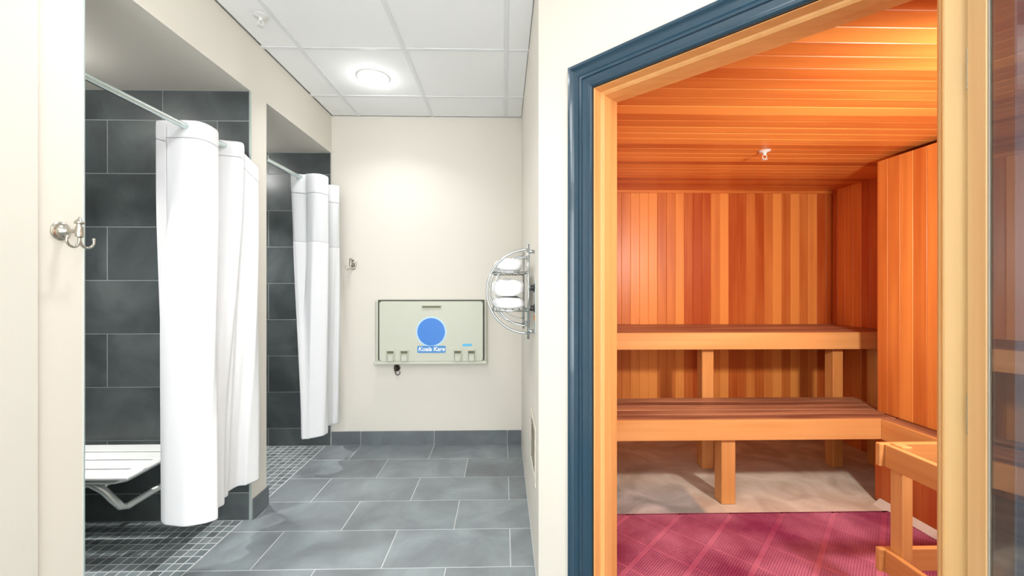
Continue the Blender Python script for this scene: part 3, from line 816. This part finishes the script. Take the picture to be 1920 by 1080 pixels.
top2 = [(-1.41, 2.95, 2.125), (-1.50, 2.93, 2.130), (-1.525, 2.955, 2.135), (-1.47, 2.985, 2.135), (-1.40, 2.935, 2.130), (-1.345, 2.925, 2.130), (-1.305, 2.94, 2.128), (-1.28, 2.985, 2.122), (-1.31, 3.03, 2.12), (-1.40, 3.06, 2.12),
        (-1.48, 3.10, 2.12), (-1.42, 3.14, 2.115), (-1.35, 3.12, 2.10), (-1.30, 3.135, 2.10), (-1.275, 3.18, 2.10), (-1.32, 3.23, 2.09), (-1.40, 3.26, 2.09), (-1.48, 3.30, 2.09), (-1.46, 3.36, 2.09)]
bot2 = [(-1.42, 2.885, .262), (-1.405, 2.860, .260), (-1.395, 2.850, .258), (-1.37, 2.860, .256), (-1.345, 2.875, .256), (-1.315, 2.895, .256), (-1.285, 2.92, .258), (-1.27, 2.955, .26), (-1.30, 3.01, .26), (-1.345, 3.05, .26),
        (-1.34, 3.09, .26), (-1.32, 3.115, .26), (-1.318, 3.14, .26), (-1.30, 3.155, .26), (-1.28, 3.19, .262), (-1.31, 3.24, .264), (-1.36, 3.27, .266), (-1.40, 3.30, .268), (-1.42, 3.33, .268)]
curtain('shower_curtain', 'white fabric curtain with grey window band at the rear shower', top2, bot2, R2X, R2Z, (-1.45, 3.1, 2.08),
        [('header_band', 0, .075, M['curtain'], .004), ('window_band', .074, .262, M['mesh_fabric'], .002), ('curtain_panel', .260, 1, M['curtain'], .003)], 5)
for (rx, rz, y0, y1, lab) in ((R1X, R1Z, 1.4195, 2.3255, 'steel curtain rod across the near shower opening'), (R2X, R2Z, 2.4905, 3.3985, 'steel curtain rod across the rear shower opening')):
    t = thing('curtain_rod', lab, 'curtain rod', (rx, (y0+y1)/2, rz))
    obj('rod', MB().tube([(rx, y0+.004, rz), (rx, y1-.004, rz)], .0135, 20), M['rod'], t, smooth=False)
    for yy, sg in ((y0, 1), (y1, -1)):
        obj('flange', MB().lathe([(.03, 0), (.03, sg*.004), (.019, sg*.010), (.018, sg*.022), (.014, sg*.022)], (rx, yy, rz), 'Y', 24), M['rod'], t)
for o in list(COL.objects):
    if o.name.startswith(('rod', 'flange')): smooth_auto(o)

# ------------------------------------------------------------------ fold-down shower seat
st = thing('folding_shower_bench', 'folding slotted shower seat with steel legs on the near shower wall', 'seat', (-2.08, 2.28, .45))
X0, X1, Y0, Y1 = -2.44, -1.722, 1.895, 2.29
sm = MB(); ng = [2.195, 2.095, 1.990]      # slot positions
bounds = [Y1]+ng+[Y0]
ends = [-1.775, -1.775, -1.790]
for k in range(4):
    ya = bounds[k]-(.009 if k else 0); yb = bounds[k+1]+(.009 if k < 3 else 0)
    sm.bevbox(X0, X1 if k < 3 else X1-.0, yb, ya, .436, .45, .004)
for k in range(3):
    sm.box(ends[k], X1-.004, ng[k]-.010, ng[k]+.010, .4365, .4495); sm.box(X0+.004, X0+.06, ng[k]-.010, ng[k]+.010, .4365, .4495)
obj('seat_board', sm, M['seat_plastic'], st)
fr = MB()
fr.tube([(X0+.05, Y1-.01, .420), (X0+.05, Y0+.05, .420), (X0+.08, Y0+.03, .420), (X1-.08, Y0+.03, .420), (X1-.05, Y0+.05, .420), (X1-.05, Y1-.01, .420)], .013, 12)
obj('frame', fr, M['steel'], st, smooth=True)
obj('wall_rail', MB().bevbox(X0, X1-.02, Y1+.0, Y1+.036, .395, .432, .003), M['steel'], st)
lg = MB(); lg.tube([(-2.00, 1.955, .405), (-1.95, 1.96, .392), (-1.91, 1.98, .35), (-1.885, 2.00, .295), (-1.865, 2.02, .250), (-1.850, 2.04, .243), (-1.80, 2.12, .275), (-1.74, 2.23, .30), (-1.72, 2.318, .31)], .0165, 12)
obj('leg', lg, M['steel'], st, smooth=True)
lg = MB(); lg.tube([(-2.40, 2.0, .405), (-2.36, 2.01, .36), (-2.33, 2.03, .27), (-2.30, 2.05, .262), (-2.18, 2.15, .285), (-2.05, 2.318, .30)], .011, 12)
obj('leg', lg, M['steel'], st, smooth=True)
obj('hinge_bracket', MB().bevbox(-1.90, -1.86, 1.94, 1.99, .385, .42, .004), M['steel'], st)

# ------------------------------------------------------------------ robe hooks
def hook(name, label, loc, wall, mat, sc=1.0, single=False):
    """wall 'X': plate on a plane facing +X ; 'Y': plate on a plane facing -Y"""
    t = thing(name, label, 'hook', loc)
    pl = MB().lathe([(.027, 0), (.027, .003), (.024, .006), (.019, .007), (.018, .010), (.013, .013), (.010, .020), (.007, .024)], (0, 0, 0), 'X', 28)
    ar = MB().tube([(.02, 0, 0), (.036, 0, 0), (.050, 0, .001)], [.007, .006, .0065], 14)
    nb = MB().lathe([(.004, -.020), (.009, -.016), (.010, -.006), (.0085, .012), (.006, .018), (.0065, .020), (.012, .022), (.0115, .026), (.006, .033), (.003, .037), (.0015, .041)], (.054, 0, 0), 'Z', 20)
    hk = MB()
    for sg in ((-1, 1) if not single else (1,)):
        pts = []
        for k in range(13):
            a = PI*1.12*k/12
            pts.append((.054+.004*(k/12), sg*(.019-.019*math.cos(a)), -.022-.019*math.sin(a)-.006*min(1, a)))
        hk.tube([(.054, 0, -.012)]+pts, [.0042]+[.0042-.0010*abs(k/12) for k in range(13)], 10)
        hk.lathe([(.001, -.004), (.004, -.002), (.0045, .001), (.003, .004), (.001, .005)], pts[-1], 'Z', 10)
    Mx = Matrix.Scale(sc, 4)
    if wall == 'Y': Mx = Matrix.Rotation(-PI/2, 4, 'Z') @ Mx
    Mx = Matrix.Translation(loc) @ Mx
    for nm, mb in (('wall_plate', pl), ('arm', ar), ('knob', nb), ('prong', hk)):
        smooth_auto(obj(nm, mb.xf(Mx), mat, t), 40)
    return t
hook('robe_hook', 'polished nickel double robe hook on the wall end left of the near shower', (XL+.0005, 1.340, 1.505), 'X', M['nickel'], 1.12)
hook('robe_hook', 'small double robe hook on the cream back wall beside the rear curtain', (-1.25, YB-.0005, 1.512), 'Y', M['nickel'], 1.12)
hook('robe_hook', 'dark bronze hook below the left end of the changing station', (-.888, YB-.0005, .640), 'Y', M['dark_bronze'], 1.0, True)

# ------------------------------------------------------------------ baby changing station
cs_ = thing('changing_station', 'folded beige plastic baby changing station on the cream back wall', 'changing station', (-.59, YB, .69))
mb = MB().bevbox(-1.055, -.138, 3.355, YB-.0005, .690, 1.208, .010)
obj('wall_frame', mb, M['plastic'], cs_)
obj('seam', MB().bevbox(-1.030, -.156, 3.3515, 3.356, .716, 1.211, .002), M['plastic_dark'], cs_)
# lid with rounded corners
def rrect(x0, x1, z0, z1, r, n=6):
    P = []
    for cx, cz_, a0 in ((x1-r, z1-r, 0), (x0+r, z1-r, 90), (x0+r, z0+r, 180), (x1-r, z0+r, 270)):
        for k in range(n+1):
            a = math.radians(a0+90*k/n); P.append((cx+r*math.cos(a), cz_+r*math.sin(a)))
    return P
def slab(poly, yf, yb, bev=.003):
    n = len(poly); cx = sum(p[0] for p in poly)/n; cz_ = sum(p[1] for p in poly)/n
    def ins(p, d):
        v = Vector((p[0]-cx, p[1]-cz_)); return (p[0]-d*(1 if v.x > 0 else -1), p[1]-d*(1 if v.y > 0 else -1))
    vs = [(p[0], yb, p[1]) for p in poly]+[(p[0], yf+bev, p[1]) for p in poly]+[(ins(p, bev)[0], yf, ins(p, bev)[1]) for p in poly]
    fs = [tuple(range(n))[::-1], tuple(range(2*n, 3*n))]
    for k in range(2):
        for i in range(n): fs.append((k*n+i, k*n+(i+1) % n, (k+1)*n+(i+1) % n, (k+1)*n+i))
    return MB().add(vs, fs)
lid = obj('lid', slab(rrect(-1.008, -.168, .712, 1.199, .022), 3.315, 3.353), M['plastic'], cs_)
hd = MB()
obj('recess_shade', MB().box(-.660, -.510, 3.3146, 3.3152, 1.145, 1.161), M['recess_shade'], cs_)  # flat dark strip, painted shade of the handle recess
hd.bevbox(-.665, -.505, 3.309, 3.3165, 1.136, 1.142, .002); hd.bevbox(-.665, -.505, 3.306, 3.3165, 1.164, 1.170, .002)
hd.bevbox(-.672, -.662, 3.309, 3.3165, 1.136, 1.170, .002); hd.bevbox(-.508, -.498, 3.309, 3.3165, 1.136, 1.170, .002)
obj('handle', hd, M['plastic'], cs_)
obj('lower_ledge', MB().bevbox(-1.058, -.135, 3.315, 3.40, .686, .712, .005), M['plastic'], cs_)
for x0 in (-.946, -.834, -.402, -.290):
    c = MB(); w_ = .060
    c.bevbox(x0-.004, x0+.004, 3.298, 3.3155, .716, .806, .002); c.bevbox(x0+w_-.004, x0+w_+.004, 3.298, 3.3155, .716, .806, .002)
    c.bevbox(x0, x0+w_, 3.292, 3.3155, .798, .808, .002); c.bevbox(x0+.006, x0+w_-.006, 3.300, 3.3155, .714, .768, .003)
    c.bevbox(x0+.004, x0+w_-.004, 3.296, 3.3155, .768, .776, .002)
    hc = obj('hinge_cover', c, M['plastic'], cs_)
    obj('recess_shade', MB().box(x0+.004, x0+w_-.004, 3.3138, 3.3145, .776, .798), M['recess_shade'], hc)  # painted shade of the recess in the clip
# round sticker and its name banner
def disc(cx, cz_, r, yf, th, n=48, ry=None):
    ry = ry or r
    P = [(cx+r*math.cos(2*PI*k/n), cz_+ry*math.sin(2*PI*k/n)) for k in range(n)]
    vs = [(p[0], yf, p[1]) for p in P]+[(p[0], yf+th, p[1]) for p in P]
    return MB().add(vs, [tuple(range(n)), tuple(range(n, 2*n))[::-1]]+[(k, n+k, n+(k+1) % n, (k+1) % n) for k in range(n)])
sx, sz_ = -.588, .952
obj('sticker', disc(sx, sz_, .124, 3.3138, .0014), M['pale_blue'], cs_)['label'] = 'pale blue sticker edge'
obj('emblem', disc(sx, sz_, .112, 3.3130, .0012), M['blue_print'], cs_)['label'] = 'round blue emblem'
obj('banner', slab(rrect(-.700, -.470, .781, .838, .010), 3.3122, 3.3145, .0004), M['banner_blue'], cs_)['label'] = 'blue name banner'
obj('label_strip', slab(rrect(-.333, -.257, .833, .854, .006), 3.3136, 3.3155, .0004), M['cyan_print'], cs_)['label'] = 'small light blue label'
def text(body, size, mat, parent, M4, name='lettering', shear=.2, bold=.0, ext=.0004):
    c = bpy.data.curves.new(name, 'FONT'); c.body = body; c.size = size; c.align_x = 'CENTER'; c.align_y = 'CENTER'; c.shear = shear; c.extrude = ext; c.offset = bold
    c.resolution_u = 3
    o = bpy.data.objects.new(name+'_curve', c); COL.objects.link(o); dg = bpy.context.evaluated_depsgraph_get()
    me = bpy.data.meshes.new_from_object(o.evaluated_get(dg)); bpy.data.objects.remove(o)
    po = Vector(worg(parent)); me.transform(Matrix.Translation(-po) @ M4); me.materials.clear(); me.materials.append(mat)
    t_ = bpy.data.objects.new(name, me); COL.objects.link(t_); t_.parent = parent; return t_
text('Koala Kare', .048, M['white_print'], cs_, Matrix.Translation((-.585, 3.3117, .811)) @ Matrix.Rotation(PI/2, 4, 'X'), bold=.0012)['label'] = 'white lettering on the banner'

# ------------------------------------------------------------------ towel rack on the corridor's right wall
WX = .152
rk = thing('towel_rack', 'half round chrome towel rack on the right corridor wall', 'towel rack', (WX, 2.22, 1.30))
NYr, FYr = 1.985, 2.46; ZC = 1.30
for yy in (NYr, FYr):
    obj('side_frame', MB().tube([(.122, yy, 1.068), (.122, yy, 1.532)], .006, 12)
        .tube([(.122-.203*math.cos(a)*1.0, yy, ZC+.205*math.sin(a)) for a in [-PI/2+PI*k/36 for k in range(37)]], .0055, 10), M['chrome'], rk, smooth=True)
    obj('inner_arc', MB().tube([(.118-.165*math.cos(a), yy+.018, ZC+.17*math.sin(a)) for a in [-PI/2+PI*k/36 for k in range(37)]], .003, 8), M['chrome'], rk, smooth=True)
    for zz in (1.105, 1.495): obj('mount', MB().tube([(.122, yy, zz), (WX-.001, yy, zz)], .009, 12), M['chrome'], rk, smooth=True)
for zc in (1.395, 1.205):
    sh = MB(); hx = .122-.203*math.sqrt(1-((zc-ZC)/.205)**2)
    xs_ = [hx+(.118-hx)*k/5 for k in range(6)]
    for q in xs_: sh.tube([(q, NYr, zc), (q, FYr, zc)], .004 if 0 < xs_.index(q) < 5 else .0055, 8)
    for yy in (NYr, FYr): sh.tube([(hx, yy, zc), (.122, yy, zc)], .005, 8)
    obj('shelf', sh, M['chrome'], rk, smooth=True)
def towel(label, x0, x1, y0, y1, z0, z1, folds, seed):
    """folded towel: layers that bulge and join round the front"""
    rnd = random.Random(seed); mb = MB(); n = folds; h = (z1-z0)/n
    for k in range(n):
        NS, NL = 12, 20; zc = z0+h*(k+.5); ring = []
        for q in range(NL+1):
            y = y0+(y1-y0)*q/NL; row_ = []
            endr = 1-.35*(abs(2*q/NL-1))**10
            for a in range(NS*2):
                an = 2*PI*a/(NS*2); ex = 2.7
                cx, sx_ = math.cos(an), math.sin(an)
                X_ = (x1-x0)/2*math.copysign(abs(cx)**(2/ex), cx); Z_ = h/2*.99*math.copysign(abs(sx_)**(2/ex), sx_)
                nv = noise.noise_vector(Vector(((x0+X_)*22, y*14, (zc+Z_)*30+seed*5))); wv = .009*nv.x; wz = .010*nv.z
                row_.append(((x0+x1)/2+X_*endr*(1-.02*k)+wv, y+rnd.uniform(-.001, .001), zc+Z_*endr+(wz if Z_ > -h*.2 else 0)))
            ring.append(row_)
        vs = [p for r in ring for p in r]; m_ = NS*2
        fs = [(q*m_+a, q*m_+(a+1) % m_, (q+1)*m_+(a+1) % m_, (q+1)*m_+a) for q in range(NL) for a in range(m_)]
        fs += [tuple(range(m_))[::-1], tuple(range(NL*m_, (NL+1)*m_))]
        mb.add(vs, fs)
    o = obj('folded_towel', mb, M['towel'], smooth=True, origin=((x0+x1)/2, (y0+y1)/2, z0))
    tag(o, label, 'towel', 'white towels on the chrome rack'); return o
towel('folded white towel alone on the upper shelf of the chrome rack', -.045, .098, 2.0, 2.445, 1.4000, 1.468, 1, 1)
towel('folded white towel at the bottom of the pair on the lower rack shelf', -.055, .105, 2.0, 2.445, 1.2100, 1.268, 1, 2)
towel('thicker white towel lying on another on the lower rack shelf', -.060, .104, 2.0, 2.44, 1.2720, 1.362, 1, 3)

# control plate with two black knobs on the same wall
cp = thing('control_panel', 'steel control plate with two black knobs on the right corridor wall', 'control panel', (WX, 1.91, 1.23))
obj('face_plate', MB().bevbox(WX-.006, WX-.0002, 1.866, 1.954, 1.107, 1.358, .002), M['steel'], cp)
for zc in (1.318, 1.222):
    k = obj('knob', MB().lathe([(.020, 0), (.020, -.004), (.013, -.006), (.013, -.020), (.011, -.022), (.001, -.022)], (WX-.006, 1.91, zc), 'X', 20), M['black'], cp)
    obj('pointer', MB().box(WX-.0290, WX-.0278, 1.908, 1.912, zc, zc+.011), M['white_print'], k)
obj('warning_label', MB().box(WX-.0068, WX-.0058, 1.872, 1.948, 1.165, 1.190), M['orange'], cp)['label'] = 'orange label strip'

# wall grille low on the same wall
gt = thing('wall_grille', 'beige louvred wall grille low on the right corridor wall', 'vent', (WX, 2.02, .53))
obj('grille_frame', MB().bevbox(WX-.008, WX-.0002, 1.866, 2.178, .395, .42, .002).bevbox(WX-.008, WX-.0002, 1.866, 2.178, .652, .677, .002)
    .bevbox(WX-.008, WX-.0002, 1.866, 1.888, .42, .652, .002).bevbox(WX-.008, WX-.0002, 2.156, 2.178, .42, .652, .002), M['grille'], gt)
for k in range(9):
    z_ = .428+k*.025
    obj('louvre', MB().add([(WX-.001, 1.888, z_), (WX-.001, 2.156, z_), (WX-.007, 2.156, z_+.017), (WX-.007, 1.888, z_+.017), (WX-.001, 1.888, z_+.002), (WX-.001, 2.156, z_+.002), (WX-.007, 2.156, z_+.019), (WX-.007, 1.888, z_+.019)],
        [(0, 1, 2, 3), (4, 7, 6, 5), (0, 4, 5, 1), (2, 6, 7, 3), (0, 3, 7, 4), (1, 5, 6, 2)]), M['grille'], gt)
